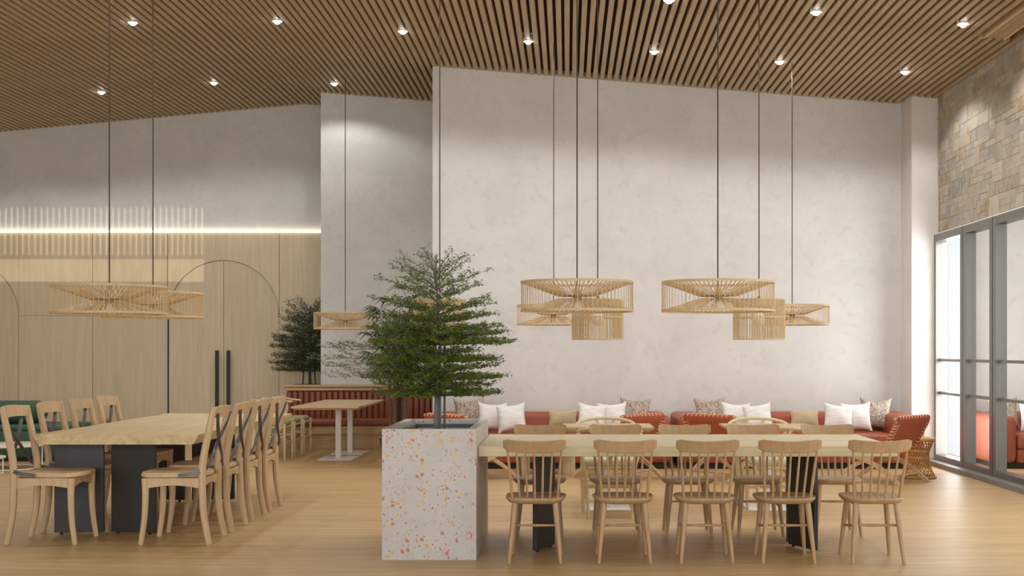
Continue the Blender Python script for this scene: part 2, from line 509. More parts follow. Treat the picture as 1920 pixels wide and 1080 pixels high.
while x > X_LEFT:
    y1 = Y_MAIN if x > X_MAIN else (Y_MID if x > X_MID else Y_FAR)
    if x > 4.33: y1 = 15.8
    y0 = VENT_Y if VENT_X0 - .03 < x < VENT_X1 + .03 else -2.3
    key = (y0, y1)
    if key not in slat_mesh:
        slat_mesh[key] = MB().box(-SW / 2, SW / 2, y0, y1, 0, SH + .02).mesh('ceiling_slat', M['slat'])
    o = place('ceiling_slat', slat_mesh[key], ceiling, (x, 0, zc(x)))
    o.rotation_euler = (0, 0.0803 if x > RIDGE_X else -0.0905, 0)
    x -= PITCH

# linear air diffuser set flush among the slats
def vent_piece(name, x0, x1, z0, mat):
    o = MB().box(x0, x1, -2.2, 2.2, z0, .08).build(name, mat, ceiling, loc=((VENT_X0 + VENT_X1) / 2, VENT_Y - 2.2, zc(4.38)))
    o.rotation_euler = (0, 0.0803, 0)
vent_piece('vent_panel', -.10, .10, .01, M['slat'])
for sx in (-1, 1): vent_piece('vent_edge', sx * .105 - .008, sx * .105 + .008, -.004, M['lacing'])

# glazing in the right wall
def window_bay(name, ya, yb, label, glass='glass'):
    r = empty(name, (WX_R, ya, 0)); L = yb - ya
    fr = MB()
    d0, d1 = -.05, .09
    fr.box(d0, d1, 0, .09, .0, HEAD_Z); fr.box(d0, d1, L - .09, L, .0, HEAD_Z)
    fr.box(d0, d1, .09, L - .09, .02, .12); fr.box(d0, d1, .09, L - .09, HEAD_Z - .09, HEAD_Z)
    fr.build('window_frame', M['frame_grey'], r)
    for z in (0.89, 1.30):
        MB().box(-.015, .05, .09, L - .09, z - .016, z + .016).build('muntin', M['frame_grey'], r)
    for (z0, z1) in ((.12, .874), (.906, 1.284), (1.316, HEAD_Z - .09)):
        MB().box(.012, .022, .09, L - .09, z0, z1).build('pane', M[glass], r)
    structure(r, label, 'window'); return r
edges = [15.78, 14.62, 13.60, 12.46, 11.44]
names = ['dark-framed window bay next to the white pier', 'dark-framed window bay, second from the white pier', 'dark-framed window bay, third from the white pier', 'dark-framed window bay, fourth from the white pier']
for i in range(4):
    window_bay('window_%d' % (i + 1), edges[i + 1] + .01, edges[i] - .01, names[i], 'glass_clear' if i == 0 else 'glass')
structure(MB().box(WX_R - .17, WX_R - .05, -2.3, 15.8, 0, .055).build('trim_1', M['kerb_grey']), 'grey kerb along the foot of the glazing', 'kerb')
structure(MB().box(WX_R - .03, WX_R + .1, 11.4, 15.8, HEAD_Z, HEAD_Z + .02).build('trim_2', M['white_paint']), 'thin white trim between stone and window head', 'trim')
structure(MB().box(WX_R + .05, WX_R + .2, -2.5, 11.44, 0, HEAD_Z + .02).build('wall_right_near', M['plaster']), 'plain lower side wall', 'wall')

# slatted window behind the viewer
lw = empty('window_5', (OX0, -2.4, OZ0))
for i in range(int((OX1 - OX0) / .094) + 1):
    MB().box(i * .094, i * .094 + .05, -.03, .03, .40, OZ1 - OZ0).build('slat', M['frame_grey'], lw)
for z in (.36, .78):
    MB().box(0, OX1 - OX0, -.04, .04, z, z + .06).build('rail', M['frame_grey'], lw)
structure(lw, 'high window with upright slats', 'window')

# wood cladding, LED strip and arched doors on the far-left wall
PZ = 3.28; SPR = 1.967; AR = 0.875
def rect_panel(x0, x1, z0, z1):
    MB().box(x0 + .003, x1 - .003, Y_FAR - .035, Y_FAR, z0 + .003, z1 - .003).build('wood_panel', M['panel_wood'], w_far)
for (x0, x1) in ((-8.653, -7.49), (-7.49, -6.31)):
    rect_panel(x0, x1, 0.0, SPR); rect_panel(x0, x1, SPR, PZ)
rect_panel(-4.545, -3.2, 0.0, PZ)
def arch_pts(cx, r, a0, a1, n):
    return [(cx + r * math.cos(a0 + (a1 - a0) * i / n), SPR + r * math.sin(a0 + (a1 - a0) * i / n)) for i in range(n + 1)]
def arched_door(name, cx, label, left_part=True):
    # spandrel panel above the arch
    ro = AR + .004
    poly = [(cx - AR + .003 - .004, SPR + .003)] + arch_pts(cx, ro, PI, PI / 2, 16) + [(cx, PZ - .003), (cx - AR - .001, PZ - .003)]
    MB().prism(poly, Y_FAR - .035, Y_FAR, 'xz').build('wood_panel', M['panel_wood'], w_far)
    poly = arch_pts(cx, ro, PI / 2, 0, 16) + [(cx + AR + .001, SPR + .003), (cx + AR + .001, PZ - .003), (cx, PZ - .003)]
    MB().prism(poly, Y_FAR - .035, Y_FAR, 'xz').build('wood_panel', M['panel_wood'], w_far)
    d = empty(name, (cx, Y_FAR, 0))
    rr = AR - .008
    l = [(-rr, .01), (-.003, .01), (-.003, SPR + rr)] + [(a - cx, b) for a, b in arch_pts(cx, rr, PI / 2 + .004, PI, 18)]
    lf = MB().prism(l, -.02, -.002, 'xz').build('door_leaf', M['panel_wood'], d)
    l2 = [(rr, .01), (.003, .01), (.003, SPR + rr)] + [(a - cx, b) for a, b in arch_pts(cx, rr, PI / 2 - .004, 0, 18)]
    rf = MB().prism(l2, -.02, -.002, 'xz').build('door_leaf', M['panel_wood'], d)
    for leaf, sx in ((lf, -1), (rf, 1)):
        h = MB(); h.rbox(sx * .09 - .026, sx * .09 + .026, -.10, -.06, .28, 1.42, .006, 2)
        for z in (.5, 1.2): h.box(sx * .09 - .012, sx * .09 + .012, -.07, -.018, z - .015, z + .015)
        h.build('door_handle', M['black_steel'], leaf)
    MB().prism([(-.006, .02), (.006, .02), (.006, SPR + AR - .03), (-.006, SPR + AR - .03)], -.004, -.001, 'xz').build('door_gap', M['black_base'], d)
    structure(d, label, 'door')
arched_door('door_1', -5.425, 'arched pale wood double door with long black bar handles beside the indoor tree')
arched_door('door_2', -9.53, 'arched pale wood double door behind the green sofa')
rect_panel(-11.45, -9.53 - AR - .004, 0.0, PZ)
MB().box(-9.53 + AR + .005, -8.653 - .003, Y_FAR - .035, Y_FAR, 0, SPR).build('wood_panel', M['panel_wood'], w_far) if -8.653 - (-9.53 + AR) > .02 else None
MB().box(-6.3, -6.288, Y_FAR - .03, Y_FAR - .005, 0, SPR).build('shadow_gap', M['black_base'], w_far)
led = MB().box(X_LEFT, X_MAIN, Y_FAR - .06, Y_FAR - .004, PZ + .004, PZ + .026).build('led_strip', M['led'])
structure(led); led['label'] = 'glowing warm LED line above the wood panelling'; led['category'] = 'light strip'; led.name = 'trim_3'

# ------------------------------------------------------------------ downlights
def make_downlight():
    r = empty('ceiling_downlight')
    MB().lathe([(.042, .07), (.062, .07), (.062, -.006), (.056, -.010), (.046, -.006), (.042, .012)], 24, cap=False).build('trim_ring', M['white_paint'], r, 40)
    MB().lathe([(.002, -.040), (.016, -.037), (.029, -.028), (.038, -.014), (.042, .002), (.042, .06)], 20).build('lens', M['lamp'], r, 40)
    d = bpy.data.lights.new('downlight_spot', 'SPOT'); d.energy = 52; d.spot_size = math.radians(142); d.spot_blend = 0.35
    d.shadow_soft_size = 0.05; d.color = (1.0, 0.975, 0.95)
    s = bpy.data.objects.new('downlight_spot', d); COL.objects.link(s); s.parent = r; s.location = (0, 0, -.07)
    tag(r, 'round glowing downlight recessed between the ceiling slats', 'downlight', 'ceiling downlights')
    return r
dl = make_downlight(); first = True
XS = (3.915, 2.46, 1.005, -.455, -1.91, -3.365, -5.04)
spots = [(x, y) for y in (14.53, 12.40, 10.2) for x in XS]
spots += [(-3.33, 17.90), (-5.02, 17.80), (-6.6, 17.75), (-8.25, 17.75), (-8.3, 14.53), (-8.3, 12.40)]  # far-left ones are unseen, added to brighten the wood panelling
rowname = {14.53: 'in the long row before the sofa wall', 12.40: 'over the small tables', 12.36: 'over the small tables', 10.2: 'over the dining tables'}
for (x, y) in spots:
    o = dl if first else copy_tree(dl); first = False
    o.location = (x, y, zc(x))
    if y > 17.85:
        for c in o.children:
            if c.type == 'LIGHT':
                c.data = c.data.copy(); c.data.energy *= .75
    tag(o, 'round glowing downlight between ceiling slats, ' + rowname.get(y, 'before the banquette and arched doors'), 'downlight', 'ceiling downlights')

# ------------------------------------------------------------------ pendants
def ring_pts(r, z, n=48):
    return [(r * math.cos(2 * PI * k / n), r * math.sin(2 * PI * k / n), z) for k in range(n)]
def make_disc_pendant(R, H, ztop_ceiling, loc, label, group):
    """wide drum of rattan rods with two cones of spokes meeting at the middle"""
    r = empty('rattan_drum_pendant', loc)
    MB().band(ring_pts(R, H) + [ring_pts(R, H)[0]], (0, 0, 1), .018, .012).build('top_ring', M['rattan'], r)
    MB().band(ring_pts(R, 0) + [ring_pts(R, 0)[0]], (0, 0, 1), .018, .012).build('bottom_ring', M['rattan'], r)
    n = 72; m = MB()
    for k in range(n):
        q = 2 * PI * k / n; c, s = math.cos(q), math.sin(q)
        m.tube([(R * c, R * s, 0), (R * c, R * s, H)], .0026, 5)
    stuff(m.build('side_rods', M['rattan'], r, 40))
    hub_r, mz = R * .34, H * .47
    for nm, z0 in (('upper_spokes', H), ('lower_spokes', 0)):
        m = MB()
        for k in range(n):
            q = 2 * PI * (k + .5) / n; c, s = math.cos(q), math.sin(q)
            m.tube([(R * c, R * s, z0), (hub_r * c, hub_r * s, mz + (.012 if z0 else -.012)), (.03 * c, .03 * s, mz + (.02 if z0 else -.02))], .0040, 5)
        stuff(m.build(nm, M['rattan'], r, 40))
    MB().lathe([(.020, mz - .01), (.034, mz + .0), (.030, mz + .05), (.014, mz + .085)], 16).build('socket_cap', M['rattan'], r, 40)
    MB().lathe([(.012, mz - .02), (.03, mz - .045), (.034, mz - .075), (.02, mz - .10), (.004, mz - .105)], 16).build('bulb', M['bulb'], r, 60)
    MB().tube([(0, 0, mz + .08), (0, 0, ztop_ceiling - loc[2] + .02)], .0055, 8).build('cord', M['cord'], r, 60)
    tag(r, label, 'pendant lamp', group); return r
def make_cyl_pendant(R, H, ztop, loc, label, group):
    r = empty('rattan_cylinder_pendant', loc)
    for nm, z in (('top_ring', H), ('bottom_ring', 0), ('middle_ring', H * .55)):
        MB().band(ring_pts(R, z) + [ring_pts(R, z)[0]], (0, 0, 1), .010, .008).build(nm, M['rattan'], r)
    n = 110; m = MB(); rnd = random.Random(3)
    for k in range(n):
        q = 2 * PI * (k + rnd.uniform(-.25, .25)) / n; c, s = math.cos(q), math.sin(q)
        m.tube([(R * c, R * s, 0), (R * c, R * s, H)], rnd.uniform(.0026, .004), 5)
    stuff(m.build('rods', M['rattan'], r, 40))
    MB().band(ring_pts(R * .98, H - .03) + [ring_pts(R * .98, H - .03)[0]], (0, 0, 1), .05, .006).build('upper_band', M['rattan'], r)
    m = MB()
    for k in range(3):
        q = 2 * PI * k / 3; m.tube([(R * math.cos(q), R * math.sin(q), H), (0, 0, H)], .004, 5)
    m.build('spider', M['rattan'], r, 40)
    MB().lathe([(.02, H - .09), (.022, H - .0), (.01, H + .03)], 12).build('socket', M['cord'], r, 40)
    MB().lathe([(.014, H - .09), (.05, H - .14), (.06, H - .18), (.045, H - .22), (.006, H - .235)], 16).build('bulb', M['bulb'], r, 60)
    MB().tube([(0, 0, H + .02), (0, 0, ztop - loc[2] + .02)], .0055, 8).build('cord', M['cord'], r, 60)
    tag(r, label, 'pendant lamp', group); return r

def pend(x, y): return zc(x)
G1 = 'wide rattan drum pendants'; G2 = 'rattan cylinder pendants'
make_disc_pendant(.425, .215, zc(.073), (.073, 9.55, 1.722), 'wide rattan drum pendant over the planter end of the long spindle-chair table', G1)
make_disc_pendant(.425, .215, zc(1.146), (1.146, 9.55, 1.722), 'wide rattan drum pendant over the window end of the long spindle-chair table', G1)
make_disc_pendant(.425, .215, zc(-.16), (-.16, 14.56, 1.722), 'wide rattan drum pendant hanging before the rust sofa nearer the planter', G1)
make_disc_pendant(.425, .215, zc(2.61), (2.61, 14.56, 1.722), 'wide rattan drum pendant hanging before the rust sofa by the window', G1)
make_disc_pendant(.45, .215, zc(-3.75), (-3.75, 10.26, 1.725), 'wide rattan drum pendant over the free end of the cross-back chair table', G1)
make_disc_pendant(.445, .215, zc(-3.79), (-3.79, 11.46, 1.725), 'wide rattan drum pendant over the cross-back chair table, nearer the arched doors', G1)
make_disc_pendant(.43, .215, zc(-3.09), (-3.09, 17.43, 1.722), 'wide rattan drum pendant over the white-legged banquette table', G1)
make_cyl_pendant(.228, .352, zc(.27), (.27, 11.19, 1.52), 'rattan cylinder pendant over the small table nearer the planter', G2)
make_cyl_pendant(.228, .352, zc(1.71), (1.71, 11.19, 1.52), 'rattan cylinder pendant over the small table nearer the window', G2)
make_cyl_pendant(.228, .352, zc(-1.14), (-1.14, 11.19, 1.52), 'rattan cylinder pendant hidden behind the planter tree', G2)

# ------------------------------------------------------------------ terrazzo planter and its tree
PX0, PX1, PY0, PY1, PH = -1.257, -.618, 8.49, 9.75, .887
pl = empty('terrazzo_planter', ((PX0 + PX1) / 2, (PY0 + PY1) / 2, 0))
hx, hy = (PX1 - PX0) / 2, (PY1 - PY0) / 2
m = MB(); t = .055
o4 = [(-hx, -hy), (hx, -hy), (hx, hy), (-hx, hy)]; i4 = [(-hx + t, -hy + t), (hx - t, -hy + t), (hx - t, hy - t), (-hx + t, hy - t)]
vv = [(a, b, 0) for a, b in o4] + [(a, b, PH) for a, b in o4] + [(a, b, PH) for a, b in i4] + [(a, b, PH - .16) for a, b in i4]
ff = [(0, 3, 2, 1), (12, 13, 14, 15)]
for k in range(4):
    l = (k + 1) % 4
    ff += [(k, l, 4 + l, 4 + k), (4 + k, 4 + l, 8 + l, 8 + k), (8 + k, 8 + l, 12 + l, 12 + k)]
m.add(vv, ff).build('terrazzo_body', M['terrazzo'], pl)
a, b = hx - t - .004, hy - t - .004
lm = MB(); lt = .03
for (x0, x1, y0, y1) in ((-a, a, -b, -b + lt), (-a, a, b - lt, b), (-a, -a + lt, -b + lt, b - lt), (a - lt, a, -b + lt, b - lt)):
    lm.box(x0, x1, y0, y1, PH - .157, PH - .035)
lm.build('liner', M['slate'], pl)
MB().box(-a + lt + .03, a - lt - .03, -b + lt + .03, b - lt - .03, PH - .157, PH - .06).build('soil_tray', M['slate'], pl)
tag(pl, 'tall square terrazzo planter with orange and yellow chips', 'planter')

def foliage_mesh(name, pos, size, mat, rnd):
    """many small pointed leaves as thin folded diamonds"""
    n = len(pos)
    P = np.array(pos); V = np.zeros((n * 4, 3)); F = []
    rs = np.random.RandomState(rnd)
    for i in range(n):
        q = rs.uniform(0, 2 * PI); tilt = rs.uniform(-.9, .5); roll = rs.uniform(-.9, .9)
        L = size * rs.uniform(.7, 1.35); W = L * rs.uniform(.38, .55)
        d = np.array([math.cos(q) * math.cos(tilt), math.sin(q) * math.cos(tilt), math.sin(tilt)])
        s = np.cross(d, [0, 0, 1]); s /= np.linalg.norm(s) + 1e-9
        u = np.cross(s, d); s2 = s * math.cos(roll) + u * math.sin(roll)
        V[4 * i] = P[i]; V[4 * i + 1] = P[i] + d * L * .5 + s2 * W * .5
        V[4 * i + 2] = P[i] + d * L; V[4 * i + 3] = P[i] + d * L * .5 - s2 * W * .5
        F.append((4 * i, 4 * i + 1, 4 * i + 2, 4 * i + 3))
    me = bpy.data.meshes.new(name); me.from_pydata(V.tolist(), [], F); me.materials.append(mat); return me

def layered_tree(name, loc, zbase, tiers, trunk_top, seed, leafsize, mats, label, dens=1.0, extra=(), fluff=.012):
    rnd = random.Random(seed)
    r = empty(name, loc)
    tw = [(0, 0, zbase)]
    for k in range(1, 9):
        z = zbase + (trunk_top - zbase) * k / 8
        tw.append((rnd.uniform(-.012, .012), rnd.uniform(-.012, .012), z))
    MB().tube(spline(tw, 3), [.021 * (1 - .75 * i / 24) for i in range(25)], 8).build('trunk', mats[1], r, 60)
    br = MB(); leaves = []
    def branch(p0, ang, length, rise, droop, density):
        pts = []
        for k in range(7):
            u = k / 6
            pts.append(Vector((p0[0] + math.cos(ang) * length * u, p0[1] + math.sin(ang) * length * u,
                               p0[2] + rise * u - droop * u * u + rnd.uniform(-.006, .006))))
        br.tube(pts, [.0048 * (1 - .8 * i / 6) for i in range(7)], 5)
        nt = max(4, int(length * 26))
        for k in range(nt):
            u = .14 + .86 * (k + rnd.random()) / nt
            i = min(5, int(u * 6)); f = u * 6 - i
            p = pts[i].lerp(pts[i + 1], f)
            side = rnd.choice((-1, 1)); ta = ang + side * rnd.uniform(.5, 1.25)
            tl = length * rnd.uniform(.12, .30) * (1.15 - .6 * u) + .02
            e = p + Vector((math.cos(ta) * tl, math.sin(ta) * tl, rnd.uniform(.0, .035) + tl * .12))
            br.tube([p, e], [.0022, .0012], 4)
            for _ in range(int(density * (12 + tl * 190))):
                w = rnd.random() ** .7
                q = p.lerp(e, w)
                leaves.append((q.x + rnd.gauss(0, .012), q.y + rnd.gauss(0, .012), q.z + abs(rnd.gauss(0, fluff)) - .006))
    for (z, R, nb, rise, d) in tiers:
        a0 = rnd.uniform(0, 2 * PI)
        for k in range(nb):
            branch((0, 0, z), a0 + 2 * PI * k / nb + rnd.uniform(-.25, .25), R * rnd.uniform(.78, 1.1), rise * rnd.uniform(.7, 1.2), .02, dens * d)
    for (z, ang, L, rise, d) in extra:
        branch((0, 0, z), ang, L, rise, .03, d)
    stuff(br.build('branches', mats[1], r, 60))
    stuff(place('foliage', foliage_mesh('foliage', leaves, leafsize, mats[0], seed), r))
    tag(r, label, 'tree'); return r, len(leaves)

TX, TY = -.955, 9.12
tiers = [(1.09, .47, 12, .03, 1.5), (1.13, .43, 10, .06, 1.4), (1.20, .51, 13, .04, 1.6), (1.25, .46, 10, .07, 1.3), (1.33, .52, 13, .04, 1.5), (1.38, .36, 9, .06, 1.1), (1.46, .58, 14, .03, 1.9), (1.50, .50, 12, .07, 1.5), (1.55, .46, 11, .06, 1.3),
         (1.61, .44, 11, .09, 1.2), (1.68, .42, 10, .13, 1.0), (1.78, .40, 9, .16, .8), (1.86, .36, 8, .21, .6), (1.93, .30, 7, .23, .5), (1.98, .20, 5, .20, .5)]
extra = [(1.45, PI + .1, .80, .02, .4), (1.42, PI - .2, .78, .03, .4), (1.34, PI + .05, .80, -.01, .3), (1.30, PI - .3, .76, .0, .3), (1.26, PI + .3, .76, .0, .3), (1.38, PI + .25, .82, .0, .3)]
tree, nl = layered_tree('indoor_tree', (TX, TY, 0), PH - .06, tiers, 2.12, 5, .019, (M['leaf'], M['bark']), 'layered small-leaved green tree growing in the terrazzo planter', 1.0, extra)
for sx, sy in ((.030, -.02), (.058, .03)):
    MB().tube([(sx, sy, PH - .06), (sx, sy, 1.62)], .0085, 8).build('stake', M['stake'], tree, 60)

# tree in a black pot behind the banquette
pot2 = empty('plant_pot', (-3.96, 19.28, 0))
MB().lathe([(.17, 0), (.24, .9), (.21, .9), (.19, .84)], 28).build('pot_body', M['pot_black'], pot2, 40)
MB().lathe([(.005, .84), (.205, .85)], 24, cap=False).build('soil', M['soil'], pot2)
tag(pot2, 'black plant pot behind the tufted banquette', 'plant pot')
tiers2 = [(1.15, .42, 8, .05, .8), (1.26, .5, 8, .07, .8), (1.38, .46, 8, .08, .8), (1.51, .5, 8, .08, .8), (1.64, .45, 8, .1, .8), (1.75, .4, 7, .16, .7), (1.85, .36, 7, .22, .6), (1.10, .50, 9, .03, 1.1), (1.20, .52, 9, .04, 1.2), (1.32, .52, 9, .04, 1.1), (1.45, .52, 9, .05, 1.2), (1.58, .50, 9, .07, 1.0), (1.70, .44, 8, .12, .9), (1.80, .42, 7, .18, .7), (1.90, .38, 7, .26, .6), (2.0, .28, 6, .26, .5)]
tree2, nl2 = layered_tree('indoor_tree', (-3.96, 19.28, 0), .85, tiers2, 2.10, 9, .026, (M['leaf_back'], M['bark_dark']), 'dark leafy tree standing behind the tufted banquette beside the arched door', .75, (), .03)
tree2.scale = (1.15, .7, 1)
for sx, sy in ((-.10, .0), (.07, .03)):
    MB().tube([(sx, sy, .85), (sx * .6, sy, 1.5)], .010, 8).build('stake', M['bark_dark'], tree2, 60)

# lady palm between banquette and planter
def lady_palm(loc):
    rnd = random.Random(21)
    pot = empty('plant_pot', loc)
    MB().lathe([(.16, 0), (.22, .36), (.19, .36), (.18, .32)], 28).build('pot_body', M['pot_black'], pot, 40)
    MB().lathe([(.005, .32), (.182, .325)], 24, cap=False).build('soil', M['soil'], pot)
    tag(pot, 'low black plant pot under the fan-leaved palm', 'plant pot')
    r = empty('fan_palm', loc)
    for k in range(13):
        q = rnd.uniform(0, 2 * PI); d = rnd.uniform(.02, .15)
        bx, by = d * math.cos(q), d * math.sin(q)
        top = rnd.uniform(1.25, 2.1)
        sp = rnd.uniform(1.2, 1.9)
        pts = [(bx, by, .32), (bx * 1.1, by * 1.1, .32 + (top - .32) * .5), (bx * sp, by * sp, top)]
        MB().tube(spline(pts, 4), [.026, .025, .023, .021, .02, .018, .016, .014, .01], 8).build('stem', M['palm_stem'], r, 60)
        for j in range(8):
            lf = MB(); ps = MB()
            z = top - rnd.uniform(0, .75) * (top - .85)
            if j == 0: z = top
            u = (z - .32) / (top - .32)
            cx, cy = bx * (1 + (sp - 1) * u), by * (1 + (sp - 1) * u)
            a = rnd.uniform(0, 2 * PI); L = rnd.uniform(.14, .30); up = rnd.uniform(.1, .9)
            ex, ey, ez = cx + math.cos(a) * L, cy + math.sin(a) * L, z + L * up
            lf.tube([(cx, cy, z), (ex, ey, ez)], [.004, .003], 4)
            nb = rnd.randint(7, 10); BL = rnd.uniform(.18, .27)
            fwd = Vector((math.cos(a), math.sin(a), .35)).normalized(); sd = Vector((-math.sin(a), math.cos(a), 0))
            for b_ in range(nb):
                w = (b_ / (nb - 1) - .5) * 2.9
                dr = (fwd * math.cos(w) + sd * math.sin(w)).normalized()
                p0 = Vector((ex, ey, ez)); p1 = p0 + dr * BL * .55 + Vector((0, 0, .01)); p2 = p0 + dr * BL + Vector((0, 0, -BL * .28))
                lf.band([p0, p1, p2], dr.cross(Vector((0, 0, 1))), [.006, .028, .006], .0012)
            lf.build('frond', M['palm_leaf'], r)
    tag(r, 'dense dark fan-leaved palm beside the tufted banquette', 'palm')
lady_palm((-2.06, 15.2, 0))

# ------------------------------------------------------------------ long table with spindle chairs
TT, TB = .76, .687
tb = empty('long_dining_table', (.83, 9.245, 0))
ox, oy = .83, 9.245
MB().rbox(PX1 + .002 - ox, 2.276 - ox, 8.64 - oy, 9.853 - oy, TB, TT, .005, 2).build('table_top', M['table_oak_x'], tb)
def panel_leg(parent, p, q, zt, org, th=.03):
    d = Vector((q[0] - p[0], q[1] - p[1], 0)); L = d.length; ang = math.atan2(d.y, d.x)
    T = Matrix.Translation((p[0] - org[0], p[1] - org[1], 0)) @ Matrix.Rotation(ang, 4, 'Z')
    leg = MB().rbox(0, L, -th / 2, th / 2, .018, zt, .003, 1, M=T).build('panel_leg', M['black_steel'], parent)
    for u in (.05, L - .05):
        T2 = T @ Matrix.Translation((u, 0, 0))
        MB().lathe([(.012, 0), (.012, .018)], 10, M=T2).build('foot', M['black_base'], leg)
for (p, q) in (((-.231, 8.78), (-.104, 9.07)), ((-.104, 9.17), (-.231, 9.46)), ((1.614, 9.10), (1.743, 8.78)), ((1.743, 9.46), (1.614, 9.17))):
    panel_leg(tb, p, q, TB, (ox, oy))
tag(tb, 'long oak communal table butted against the terrazzo planter', 'table')

def make_spindle_chair():
    """facing +Y"""
    r = empty('spindle_back_chair')
    SZ = .435
    # seat: rounded, wider at front, dished edge
    def outline(k, n, g=1.0):
        q = 2 * PI * k / n; c, s = math.cos(q), math.sin(q)
        ex = .62
        xx = math.copysign(abs(c) ** ex, c); yy = math.copysign(abs(s) ** ex, s)
        w = .205 * (1 + .05 * yy)
        return xx * w * g, yy * .205 * g
    n = 36; vs_ = []; fs = []
    layers = [(.80, SZ - .042), (.90, SZ - .036), (.985, SZ - .016), (1.0, SZ - .008), (.985, SZ), (.80, SZ - .003), (.4, SZ - .008)]
    for g, z in layers:
        for k in range(n):
            a_, b_ = outline(k, n, g); vs_.append((a_, b_, z))
    for i in range(len(layers) - 1):
        for k in range(n):
            l = (k + 1) % n; fs.append((i * n + k, i * n + l, i * n + n + l, i * n + n + k))
    fs.append(tuple(range(n - 1, -1, -1))); fs.append(tuple((len(layers) - 1) * n + k for k in range(n)))
    MB().add(vs_, fs).build('seat', M['oak'], r, 50)
    feet = {}
    for sx in (-1, 1):
        for sy in (-1, 1):
            top = Vector((sx * .135, sy * .13, SZ - .035)); bot = Vector((sx * .172, sy * .19, 0))
            feet[(sx, sy)] = (top, bot)
            pts = [top.lerp(bot, u) for u in (0, .3, .6, 1)]
            MB().tube(pts, [.020, .0195, .016, .0115], 10).build('leg', M['oak'], r, 50)
    def onleg(sx, sy, z):
        t_, b_ = feet[(sx, sy)]; u = (t_.z - z) / (t_.z - b_.z); return t_.lerp(b_, u)
    mids = []
    for sx in (-1, 1):
        p = onleg(sx, -1, .25); q = onleg(sx, 1, .21)
        MB().tube([p, p.lerp(q, .5), q], [.007, .0105, .007], 8).build('stretcher', M['oak'], r, 50)
        mids.append(p.lerp(q, .28))
    MB().tube([mids[0], mids[0].lerp(mids[1], .5), mids[1]], [.007, .0105, .007], 8).build('stretcher', M['oak'], r, 50)
    # top rail, curved in plan
    nseg = 14; vs_ = []; fs = []
    def rail_y(u): return -.275 + .055 * u * u
    for i in range(nseg + 1):
        u = -1 + 2 * i / nseg
        xx = .208 * u; yy = rail_y(u)
        e = abs(u)
        h0 = .742 + .010 * e ** 2 + (.02 * max(0, e - .88) / .12); h1 = .822 + .014 * e ** 2 - (.012 * max(0, e - .93) / .07)
        for (dy, dz) in ((-.012, h0 + .004), (.008, h0), (.004, h1), (-.016, h1 - .002)):
            vs_.append((xx, yy + dy - (.02 if dz > .78 else 0), dz))
    for i in range(nseg):
        for k in range(4):
            l = (k + 1) % 4; fs.append((i * 4 + k, i * 4 + l, i * 4 + 4 + l, i * 4 + 4 + k))
    fs.append((3, 2, 1, 0)); e = nseg * 4; fs.append((e, e + 1, e + 2, e + 3))
    MB().add(vs_, fs).build('top_rail', M['oak'], r, 30)
    for k in range(7):
        u = -1 + 2 * k / 6
        b0 = Vector((.150 * u, -.165 + .018 * u * u, SZ - .012)); t0 = Vector((.178 * u, rail_y(u * .86) - .003, .752))
        rr = .0095 if abs(u) > .9 else .0075
        MB().tube([b0, b0.lerp(t0, .45), t0], [rr * 1.05, rr * 1.15, rr * .8], 8).build('spindle', M['oak'], r, 50)
    return r
sc = make_spindle_chair(); ordn = ['first', 'second', 'third', 'fourth', 'fifth']
k = 0
for side, Y, rz in (('side away from the sofas', 8.53, 0), ('sofa side', 9.74, PI)):
    for i, X in enumerate((-.215, .378, .93, 1.475, 2.068)):
        o = sc if k == 0 else copy_tree(sc); k += 1
        jit = random.Random(k).uniform(-.02, .02)
        o.location = (X, Y, 0); o.rotation_euler = (0, 0, rz + jit)
        tag(o, 'oak spindle-back chair, %s from the planter, on the long table\'s %s' % (ordn[i], side), 'chair', 'spindle-back chairs at the long table')

# ------------------------------------------------------------------ left table with cross-back chairs
LZ, LB = .785, .71
lt_ = empty('live_edge_dining_table', (-3.405, 11.05, 0)); ox, oy = -3.405, 11.05
def slab_edge(sign, y):
    base = -2.78 if sign > 0 else -4.03
    wob = .012 * math.sin(y * 3.1) + .008 * math.sin(y * 7.3 + 1)
    notch = 0
    if sign > 0: notch = -.07 * math.exp(-((y - 9.86) / .05) ** 2)
    else: notch = .05 * math.exp(-((y - 12.3) / .04) ** 2)
    return base + wob * .6 + notch
ys = [9.45 + 3.2 * i / 80 for i in range(81)]
vs_ = []; fs = []
for y in ys:
    xl, xr = slab_edge(-1, y), slab_edge(1, y)
    vs_ += [(xl - ox, y - oy, LZ), (xr - ox, y - oy, LZ), (xr - .012 - ox, y - oy, LZ - .028), (xr - .045 - ox, y - oy, LB), (xl + .045 - ox, y - oy, LB), (xl + .012 - ox, y - oy, LZ - .028)]
for i in range(80):
    for q in range(6):
        l = (q + 1) % 6; fs.append((i * 6 + q, i * 6 + l, i * 6 + 6 + l, i * 6 + 6 + q))
fs.append((5, 4, 3, 2, 1, 0)); fs.append(tuple(80 * 6 + q for q in range(6)))
MB().add(vs_, fs).build('table_top', M['table_oak_y'], lt_)
for (p, q) in (((-3.95, 9.655), (-3.59, 9.715)), ((-3.53, 9.715), (-3.17, 9.655)), ((-3.95, 11.83), (-3.59, 11.75)), ((-3.52, 11.75), (-3.14, 11.83))):
    panel_leg(lt_, p, q, LB, (ox, oy))
tag(lt_, 'long live-edge oak table on black panel legs among cross-back chairs', 'table')

